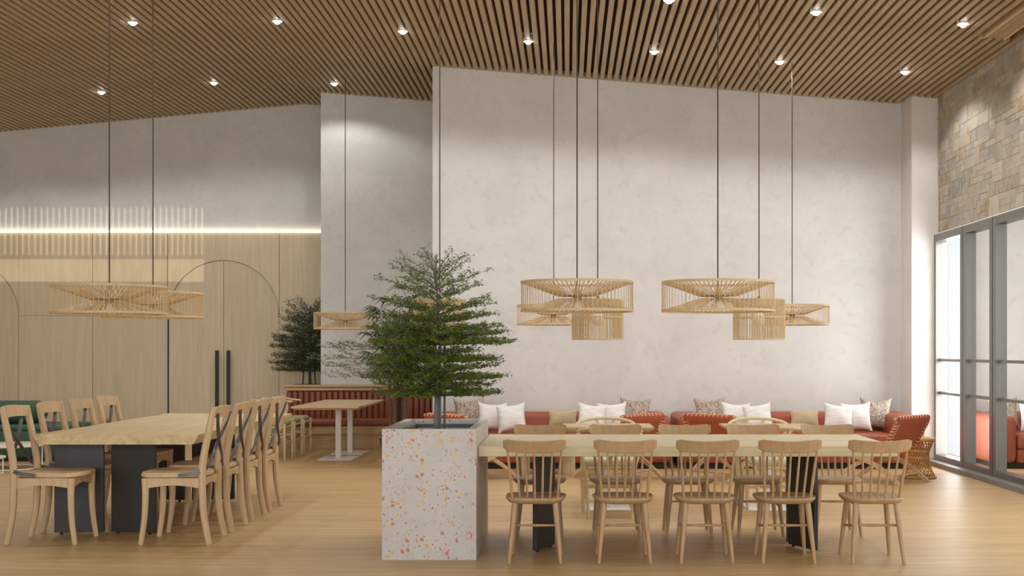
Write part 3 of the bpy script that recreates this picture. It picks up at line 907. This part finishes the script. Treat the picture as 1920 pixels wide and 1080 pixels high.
def make_cross_chair():
    """facing +X; origin at the centre of the feet"""
    r = empty('cross_back_chair')
    SZ = .525
    # seat (trapezoid, rounded)
    n = 32; vs_ = []; fs = []
    def outl(k, g):
        q = 2 * PI * k / n; c, s = math.cos(q), math.sin(q)
        xx = math.copysign(abs(c) ** .5, c); yy = math.copysign(abs(s) ** .5, s)
        return .05 + xx * .24 * g, yy * (.222 + .024 * xx) * g
    layers = [(.95, SZ - .038), (1.0, SZ - .03), (1.0, SZ - .010), (.97, SZ), (.7, SZ - .006)]
    for g, z in layers:
        for k_ in range(n):
            a_, b_ = outl(k_, g); vs_.append((a_, b_, z))
    for i in range(len(layers) - 1):
        for k_ in range(n):
            l = (k_ + 1) % n; fs.append((i * n + k_, i * n + l, i * n + n + l, i * n + n + k_))
    fs.append(tuple(range(n - 1, -1, -1))); fs.append(tuple((len(layers) - 1) * n + k_ for k_ in range(n)))
    MB().add(vs_, fs).build('seat', M['oak_light'], r, 50)
    # apron pieces with arched lower edge
    for s in (-1, 1):
        poly = [(-.17, SZ - .04), (.225, SZ - .04), (.225, SZ - .115)] + [(.225 - .395 * i / 8, SZ - .115 + .022 * math.sin(PI * i / 8)) for i in range(1, 8)] + [(-.17, SZ - .115)]
        MB().prism(poly, s * .195 - .010, s * .195 + .010, 'xz').build('apron', M['oak_light'], r)
    for xx in (-.178, .232):
        poly = [(-.185, SZ - .04), (.185, SZ - .04), (.185, SZ - .115)] + [(.185 - .37 * i / 8, SZ - .115 + .028 * math.sin(PI * i / 8)) for i in range(1, 8)] + [(-.185, SZ - .115)]
        MB().prism(poly, xx - .010, xx + .010, 'yz').build('apron', M['oak_light'], r)
    for s in (-1, 1):
        pts = spline([(.235, s * .198, SZ - .04), (.232, s * .200, .36), (.24, s * .203, .18), (.265, s * .207, 0)], 4)
        MB().tube(pts, [.027 - .008 * i / (len(pts) - 1) for i in range(len(pts))], 8, squash=(1, .9)).build('leg', M['oak_light'], r, 30)
        pts = spline([(-.235, s * .205, 0), (-.195, s * .205, .22), (-.185, s * .205, .45), (-.192, s * .205, .62), (-.235, s * .205, .84), (-.268, s * .205, 1.0)], 4)
        MB().tube(pts, [.022 + .006 * math.sin(PI * i / (len(pts) - 1)) for i in range(len(pts))], 8, squash=(1, .9)).build('rear_post', M['oak_light'], r, 30)
    # top rail bowed backwards, rising in the middle
    vs_ = []; fs = []; ns = 12
    for i in range(ns + 1):
        u = -1 + 2 * i / ns
        bow = -.035 * (1 - u * u)
        zt = 1.0 + .012 * (1 - u * u); zb = .918 + .010 * (1 - u * u)
        for (dx, z) in ((-.268 + bow - .012, zt), (-.268 + bow + .012, zt), (-.246 + bow + .012, zb), (-.246 + bow - .012, zb)):
            vs_.append((dx, u * .215, z))
    for i in range(ns):
        for k_ in range(4):
            l = (k_ + 1) % 4; fs.append((i * 4 + k_, i * 4 + l, i * 4 + 4 + l, i * 4 + 4 + k_))
    fs.append((3, 2, 1, 0)); e = ns * 4; fs.append((e, e + 1, e + 2, e + 3))
    MB().add(vs_, fs).build('top_rail', M['oak_light'], r, 30)
    for s in (-1, 1):
        off = -.006 * s
        pts = spline([(-.292, s * .175, .955), (-.275, s * .12, .87), (-.245 + off, 0, .735), (-.235 + off, -s * .10, .64), (-.215, -s * .195, .565), (-.15, -s * .232, .528), (-.02, -s * .243, .508)], 5)
        ac = []
        for i in range(len(pts)):
            u = i / (len(pts) - 1)
            ac.append(tuple(Vector((0, .7, .7 * s)).lerp(Vector((.25, 0, 1.0 * s)), min(1, max(0, (u - .45) * 2)))))
        MB().band(pts, ac, .026, .006).build('cross_band', M['cross_band'], r, 30)
    return r
cc = make_cross_chair(); k = 0
where = ['at the free end', 'second from the free end', 'third from the free end', 'fourth from the free end']
for side, X, rz in (('green sofa side', -3.865, 0), ('planter side', -2.855, PI)):
    for i, Y in enumerate((9.37, 10.0, 10.63, 11.25)):
        o = cc if k == 0 else copy_tree(cc); k += 1
        o.location = (X, Y, 0); o.rotation_euler = (0, 0, rz)
        tag(o, 'pale oak cross-back chair on the table\'s %s, %s' % (side, where[i]), 'chair', 'cross-back chairs at the live-edge table')

# ------------------------------------------------------------------ wishbone chairs
def make_wishbone(seatmat):
    """facing +Y"""
    r = empty('wishbone_chair')
    vs_ = []
    MB().rbox(-.228, .228, -.195, .205, .425, .505, .038, 4).build('seat_pad', seatmat, r, 50)
    m = MB()
    m.tube([(-.21, .20, .425), (.21, .20, .425)], .014, 8); m.tube([(-.185, -.19, .425), (.185, -.19, .425)], .014, 8)
    for s in (-1, 1): m.tube([(s * .215, .20, .425), (s * .19, -.19, .425)], .014, 8)
    m.build('seat_frame', M['ash'], r, 50)
    for s in (-1, 1):
        MB().tube([(s * .225, .21, .47), (s * .225, .212, .25), (s * .222, .215, 0)], [.017, .019, .013], 8).build('leg', M['ash'], r, 50)
        pts = spline([(s * .185, -.235, 0), (s * .195, -.20, .25), (s * .215, -.17, .45), (s * .262, -.12, .60), (s * .262, -.16, .715)], 4)
        MB().tube(pts, [.013, .014, .015, .016, .017, .018, .018, .018, .018, .017, .017, .016, .015, .015, .014, .013, .013], 8).build('rear_leg', M['ash'], r, 50)
        MB().tube([(s * .222, .212, .30), (s * .19, -.20, .30)], .010, 8).build('stretcher', M['ash'], r, 50)
    for y, hw in ((.212, .222), (-.205, .19)):
        MB().tube([(-hw, y, .22 if y > 0 else .28), (hw, y, .22 if y > 0 else .28)], .010, 8).build('stretcher', M['ash'], r, 50)
    pts = []
    for i in range(25):
        a_ = PI * (-.06) - (PI * .88) * i / 24
        pts.append((.275 * math.cos(a_) , -.03 + .225 * math.sin(a_) , .725 + .045 * math.sin(PI * i / 24)))
    pts = [(.262, .07, .712)] + pts + [(-.262, .07, .712)]
    MB().tube(pts, [.012] + [.0155] * 25 + [.012], 8, squash=(1, 1)).build('bow_rail', M['ash'], r, 50)
    MB().band(spline([(0, -.19, .425), (0, -.21, .52), (0, -.235, .60)], 4), (1, 0, 0), [.035] * 4 + [.05] * 5, .010).build('splat', M['ash'], r)
    for s in (-1, 1):
        MB().band(spline([(s * .012, -.235, .59), (s * .04, -.245, .67), (s * .09, -.245, .765)], 4), (1, 0, 0), .024, .010).build('splat_arm', M['ash'], r)
    return r
wc = make_wishbone(M['cream'])
G = 'wishbone chairs with cream seats'
seq = [(.36, 10.78, 0, 'near'), (.36, 11.78, PI, 'sofa'), (1.80, 10.78, 0, 'near'), (1.80, 11.78, PI, 'sofa')]
lbl = {0: 'cream-seated wishbone chair between the long table and the small table nearer the planter',
       1: 'cream-seated wishbone chair between the small table nearer the planter and the sofa',
       2: 'cream-seated wishbone chair between the long table and the small table nearer the window',
       3: 'cream-seated wishbone chair between the small table nearer the window and the sofa'}
for i, (X, Y, rz, s) in enumerate(seq):
    o = wc if i == 0 else copy_tree(wc)
    o.location = (X, Y, 0); o.rotation_euler = (0, 0, rz); tag(o, lbl[i], 'chair', G)
wo = make_wishbone(M['olive'])
pos = ['furthest from the banquette', 'middle of the three', 'next to the banquette']
for i, Y in enumerate((16.38, 16.97, 17.56)):
    o = wo if i == 0 else copy_tree(wo)
    o.location = (-3.86, Y, 0); o.rotation_euler = (0, 0, -PI / 2)
    tag(o, 'olive-seated wishbone chair at the white-legged table, %s' % pos[i], 'chair', 'wishbone chairs with olive seats')

# ------------------------------------------------------------------ small pedestal tables
def pedestal_table(X, Y, hw, hd, zt, bases, label, plate=(.21, .27)):
    r = empty('pedestal_table', (X, Y, 0))
    vs_ = MB(); 
    T = zt; th = .042
    o4 = [(-hw, -hd), (hw, -hd), (hw, hd), (-hw, hd)]; i4 = [(a_ * (1 - .04 / hw), b_ * (1 - .04 / hd)) for a_, b_ in o4]
    pts = [(a_, b_, T) for a_, b_ in o4] + [(a_, b_, T - .016) for a_, b_ in o4] + [(a_, b_, T - th) for a_, b_ in i4]
    f_ = [(0, 1, 2, 3), (11, 10, 9, 8)]
    for q in range(4):
        l = (q + 1) % 4; f_ += [(4 + q, 4 + l, l, q), (8 + q, 8 + l, 4 + l, 4 + q)]
    MB().add(pts, f_).build('table_top', M['oak_light'], r)
    for by in bases:
        MB().rbox(-.034, .034, by - .034, by + .034, .012, T - th, .004, 1).build('column', M['white_paint'], r)
        MB().rbox(-plate[0], plate[0], by - plate[1], by + plate[1], 0, .014, .004, 1).build('base_plate', M['white_paint'], r)
    tag(r, label, 'table'); return r
pedestal_table(.36, 11.3, .40, .30, .745, (0,), 'small oak table on a white pedestal nearer the planter', (.2, .24))
pedestal_table(1.80, 11.3, .40, .30, .745, (0,), 'small oak table on a white pedestal nearer the window', (.2, .24))
pedestal_table(-3.0, 16.6, .42, 1.12, .725, (-.18, .70), 'long oak table on two white pedestals before the banquette', (.22, .28))

# ------------------------------------------------------------------ tufted banquette
bq = empty('tufted_banquette', (-2.95, 18.3, 0)); ox, oy = -2.95, 18.3
BX0, BX1 = -4.14, X_MAIN - .003
m = MB(); m.box(BX0 - ox, BX1 - ox, 18.02 - oy, 18.6 - oy, 0, .22); m.build('plinth', M['banq_wood'], bq)
MB().rbox(BX0 - ox, BX1 - ox, 17.97 - oy, 18.6 - oy, .22, .335, .004, 1).build('seat_base', M['banq_wood'], bq)
MB().rbox(BX0 - ox, BX1 - ox, 17.93 - oy, 18.48 - oy, .337, .43, .03, 3).build('seat_cushion', M['leather_dark'], bq, 40)
MB().box(BX0 - ox, BX1 - ox, 18.52 - oy, 18.68 - oy, .335, .83).build('back_panel', M['banq_wood'], bq)
nch = 28; cw = (BX1 - BX0) / nch
ch_me = MB().rbox(-cw / 2 + .001, cw / 2 - .001, 0, .10, .40, .825, .03, 3).mesh('tufted_channel', M['leather_dark'], 40)
for i in range(nch):
    place('tufted_channel', ch_me, bq, (BX0 + (i + .5) * cw - ox, 18.43 - oy, 0))
MB().rbox(BX0 - .01 - ox, BX1 - ox, 18.42 - oy, 18.69 - oy, .828, .875, .004, 1).build('ledge_rail', M['banq_wood'], bq)
MB().rbox(BX0 - .02 - ox, BX1 - ox, 18.40 - oy, 18.695 - oy, .88, .912, .006, 2).build('ledge', M['banq_wood'], bq)
tag(bq, 'rust channel-tufted leather banquette with a wooden ledge and base', 'banquette')

# ------------------------------------------------------------------ rust sofas with cushions
def make_sofa(x0, x1, label):
    r = empty('rust_sofa', ((x0 + x1) / 2, 15.6, 0)); w = (x1 - x0) / 2
    y0, y1 = 14.98 - 15.6, 16.24 - 15.6
    MB().rbox(-w + .06, w - .06, y0 + .06, y1 - .05, 0, .075, .005, 1).build('plinth', M['black_base'], r)
    aw = .34
    for s in (-1, 1):
        MB().rbox(min(s * w, s * (w - aw)), max(s * w, s * (w - aw)), y0, y1, .07, .635, .07, 4).build('armrest', M['leather'], r, 50)
    MB().rbox(-w + aw - .02, w - aw + .02, y1 - .36, y1, .07, .635, .07, 4).build('backrest', M['leather'], r, 50)
    n = 2; sw = (2 * w - 2 * aw) / n
    MB().rbox(-w + aw, w - aw, y0 + .02, y1 - .34, .07, .24, .02, 2).build('seat_base', M['leather'], r, 50)
    for i in range(n):
        MB().rbox(-w + aw + i * sw + .002, -w + aw + (i + 1) * sw - .002, y0 - .0, y1 - .34, .235, .41, .04, 3).build('seat_cushion', M['leather'], r, 50)
    tag(r, label, 'sofa', 'rust leather sofas'); return r
make_sofa(-1.66, 1.245, 'long rust leather sofa against the plaster wall, nearer the planter')
make_sofa(1.325, 4.30, 'long rust leather sofa against the plaster wall, next to the white pier')

def pillow_mesh(w, h, t, mat, pinch=.10, dip=.05):
    n = 14; vs_ = []; fs = []
    idx = {}
    for side in (1, -1):
        for i in range(n + 1):
            for j in range(n + 1):
                u = -1 + 2 * i / n; v = -1 + 2 * j / n
                edge = (i in (0, n) or j in (0, n))
                if side == -1 and edge: idx[(side, i, j)] = idx[(1, i, j)]; continue
                sx = 1 - pinch * (1 - u * u) * 0 - pinch * (1 - abs(v) ** 2) * 0
                px = u * w / 2 * (1 - dip * (1 - v * v)) * 1.0
                pz = v * h / 2 * (1 - dip * 1.6 * (1 - u * u))
                th = ((1 - u ** 2) * (1 - v ** 2)) ** .45 * t / 2 * (1 + .05 * math.sin(5 * u + 3 * v))
                idx[(side, i, j)] = len(vs_); vs_.append((px, side * th, pz + h / 2))
    for side in (1, -1):
        for i in range(n):
            for j in range(n):
                q = (idx[(side, i, j)], idx[(side, i + 1, j)], idx[(side, i + 1, j + 1)], idx[(side, i, j + 1)])
                fs.append(q if side == -1 else q[::-1])
    return MB().add(vs_, fs).mesh('cushion', mat, 80)
pm = {'pattern': pillow_mesh(.40, .425, .15, M['pattern'], dip=.15), 'white': pillow_mesh(.365, .375, .15, M['white_linen'], dip=.115), 'beige': pillow_mesh(.36, .22, .10, M['beige_cushion'], dip=.08)}
def cushion(kind, X, Y, Z, tilt, roll, yaw, label, grp):
    nm = {'pattern': 'patterned_cushion', 'white': 'white_cushion', 'beige': 'lumbar_cushion'}[kind]
    o = place(nm, pm[kind], None, (X, Y, Z)); o.rotation_mode = 'YXZ'
    o.rotation_euler = (tilt, roll, yaw)
    tag(o, label, 'cushion', grp)
for c0, sofa, sgn in ((-.22, 'sofa nearer the planter', 1), (2.80, 'sofa next to the white pier', 1)):
    g = 'cushions on the ' + sofa
    L_end = 'planter end' if c0 < 1 else 'inner end'
    R_end = 'inner end' if c0 < 1 else 'pier end'
    zs = .415
    cushion('pattern', c0 - 1.0, 15.68, zs, -.22, -.03, .12, 'brown-patterned cushion at the %s of the %s' % (L_end, sofa), g)
    cushion('white', c0 - .72, 15.46, zs, -.25, .05, .1, 'white cushion beside the patterned one, %s, %s' % (L_end, sofa), g)
    cushion('white', c0 - .445, 15.30, zs, -.30, -.09, .05, 'inner white cushion towards the %s of the %s' % (L_end, sofa), g)
    cushion('beige', c0 + .16, 15.62, zs + .05, -.2, .0, 0, 'small beige lumbar cushion in the middle of the %s' % sofa, g)
    cushion('white', c0 + .50, 15.30, zs, -.30, .08, -.05, 'inner white cushion towards the %s of the %s' % (R_end, sofa), g)
    cushion('white', c0 + .78, 15.46, zs, -.25, -.05, -.1, 'white cushion beside the patterned one, %s, %s' % (R_end, sofa), g)
    cushion('pattern', c0 + 1.05, 15.68, zs, -.22, .04, -.12, 'brown-patterned cushion at the %s of the %s' % (R_end, sofa), g)

# ------------------------------------------------------------------ leather sling lounge chairs
def make_lounge():
    """facing +Y; crossed wooden side frames, leather sling seat and back"""
    r = empty('sling_lounge_chair'); W = .29
    for s in (-1, 1):
        x = s * W
        pts = spline([(x, -.46, 0), (x, -.20, .18), (x, .12, .30), (x, .34, .37)], 4)
        MB().band(pts, (0, .7, 1), [.034 + .014 * math.sin(PI * i / 12) for i in range(13)], .026).build('leg', M['oak_light'], r, 30)
        x2 = s * (W - .03)
        pts = spline([(x2, .40, 0), (x2, .14, .17), (x2, -.14, .32), (x2, -.30, .48), (x2, -.42, .70)], 4)
        MB().band(pts, (0, 1, .7), [.034 + .012 * math.sin(PI * i / 16) for i in range(17)], .026).build('back_post', M['oak_light'], r, 30)
    MB().tube([(-W - .075, -.425, .705), (W + .075, -.425, .705)], .017, 10).build('top_rail', M['oak_light'], r, 50)
    MB().tube([(-W, .34, .372), (W, .34, .372)], .015, 10).build('front_rail', M['oak_light'], r, 50)
    MB().tube([(-W, -.19, .345), (W, -.19, .345)], .013, 10).build('rear_rail', M['oak_light'], r, 50)
    MB().tube([(-W, -.33, .09), (W, -.33, .09)], .011, 10).build('stretcher', M['oak_light'], r, 50)
    bpts = [(0, -.450, .700), (0, -.44, .655), (0, -.395, .575), (0, -.335, .47), (0, -.255, .375), (0, -.20, .335)]
    bm_ = MB().band(spline(bpts, 4), (1, 0, 0), 2 * W + .10, .008)
    bm_.tube([(-W - .045, -.425, .705), (W + .045, -.425, .705)], .024, 12)
    for s in (-1, 1):
        bm_.band(spline([(s * (W + .052), p[1] + .014, p[2]) for p in bpts[1:-1]], 4), (0, 1, -.6), .034, .006)
    back = bm_.build('back_sling', M['leather_sling'], r, 40)
    spts = [(0, -.19, .352), (0, 0, .33), (0, .2, .345), (0, .345, .388)]
    MB().band(spline(spts, 4), (1, 0, 0), 2 * W - .05, .008).build('seat_sling', M['leather_sling'], r, 40)
    m = MB()
    for i in range(10):
        xx = -W + .02 + (2 * W - .04) * i / 9
        m.tube([(xx + .012 * math.cos(2 * PI * k_ / 12), -.425 + .026 * math.cos(2 * PI * k_ / 12), .705 + .026 * math.sin(2 * PI * k_ / 12)) for k_ in range(12)], .0042, 5, closed=True)
    ps = spline(bpts[1:-1], 3)
    for s in (-1, 1):
        for p in ps[1:]:
            m.tube([(s * (W - .01), p.y - .010, p.z + .004), (s * (W + .056), p.y - .008, p.z - .010), (s * (W + .060), p.y + .030, p.z - .004)], .0042, 5)
    stuff(m.build('lacing', M['lacing'], back, 40))
    return r
lc = make_lounge()
lp = [(3.36, 13.62, .80, 'rust sling lounge chair with laced edges beside the wicker stool'),
      (.52, 13.98, .80, 'rust sling lounge chair at the inner end of the sofa nearer the planter'),
      (1.84, 13.9, -.80, 'rust sling lounge chair at the inner end of the sofa next to the pier'),
      (-1.02, 13.9, -.80, 'rust sling lounge chair half hidden behind the terrazzo planter')]
for i, (X, Y, rz, lb) in enumerate(lp):
    o = lc if i == 0 else copy_tree(lc)
    o.location = (X, Y, 0); o.rotation_euler = (0, 0, rz); tag(o, lb, 'lounge chair', 'sling lounge chairs before the sofas')

# drum-legged coffee table in front of the sofa nearer the planter
def coffee(X, label):
    ct = empty('coffee_table', (X, 14.42, 0))
    MB().rbox(-.40, .40, -.26, .26, .33, .375, .012, 2).build('table_top', M['ash'], ct)
    for dx in (-.26, .26):
        MB().lathe([(.078, 0), (.08, .01), (.08, .33)], 24).build('drum_leg', M['ash'], ct, 40, loc=(dx, 0, 0))
    tag(ct, label, 'coffee table', 'drum-legged coffee tables')
coffee(-.25, 'ash coffee table on two drum legs before the sofa nearer the planter')

# ------------------------------------------------------------------ wicker stool
ws = empty('wicker_stool', (3.91, 13.98, 0))
def wr(z):
    u = z / .44
    return .118 + .072 * abs(2 * u - 1.05) ** 1.8
MB().lathe([(.01, .452), (.16, .452), (.185, .445), (.192, .43), (.185, .415), (.17, .41)], 32, cap=False).build('top_rim', M['wicker'], ws, 50)
MB().tube(ring_pts(.19, .014, 40), .013, 8, closed=True).build('base_rim', M['wicker'], ws, 50)
m = MB(); nst = 26
for sg in (-1, 1):
    for k in range(nst):
        pts = []
        for i in range(13):
            z = .02 + .40 * i / 12; q = 2 * PI * k / nst + sg * 1.35 * i / 12
            pts.append((wr(z) * math.cos(q), wr(z) * math.sin(q), z))
        m.tube(pts, .0042, 4)
stuff(m.build('diagonal_weave', M['wicker'], ws, 60))
for z in (.13, .23, .31):
    MB().band(ring_pts(wr(z) + .003, z, 36) + [ring_pts(wr(z) + .003, z, 36)[0]], (0, 0, 1), .022, .008).build('woven_band', M['wicker'], ws, 40)
tag(ws, 'hourglass wicker stool beside the sling lounge chair by the glazing', 'stool')

# ------------------------------------------------------------------ green sofa and nesting side tables
gs = empty('green_sofa', (-7.15, 16.55, 0))
MB().rbox(-1.0, .68, -.5, .5, 0, .05, .005, 1).build('plinth', M['black_base'], gs)
MB().rbox(-1.1, .75, -.56, .56, .045, .40, .05, 4).build('seat_base', M['green'], gs, 50)
MB().rbox(-1.08, .74, -.55, .5, .385, .455, .03, 3).build('seat_cushion', M['green'], gs, 50)
MB().rbox(-1.0, .13, -.12, .5, .45, .745, .13, 5).build('back_cushion', M['green'], gs, 50)
tag(gs, 'low dark green sofa with one rounded back cushion', 'sofa')
def side_table(X, Y, R, Z, label, lower):
    r = empty('side_table', (X, Y, 0))
    MB().lathe([(R - .02, Z - .03), (R, Z - .018), (R, Z - .004), (R - .006, Z)], 40).build('table_top', M['marble'], r, 40)
    for k in range(3):
        q = 2 * PI * k / 3 + .3
        c, s = math.cos(q) * R * .86, math.sin(q) * R * .86
        MB().tube([(c, s, Z - .03), (c, s, 0)], .008, 8).build('leg', M['white_paint'], r, 50)
    MB().tube([(R * .86 * math.cos(q), R * .86 * math.sin(q), .008) for q in [2 * PI * k / 32 for k in range(32)]], .007, 6, closed=True).build('base_ring', M['white_paint'], r, 50)
    tag(r, label, 'side table', 'nesting side tables'); return r
side_table(-6.72, 15.1, .42, .295, 'round pale side table, the larger of two before the green sofa', 0)
side_table(-6.72, 14.42, .24, .20, 'round pale side table, the smaller of two before the green sofa', 0)
print('leaves', nl, nl2, 'objects', len(bpy.data.objects))
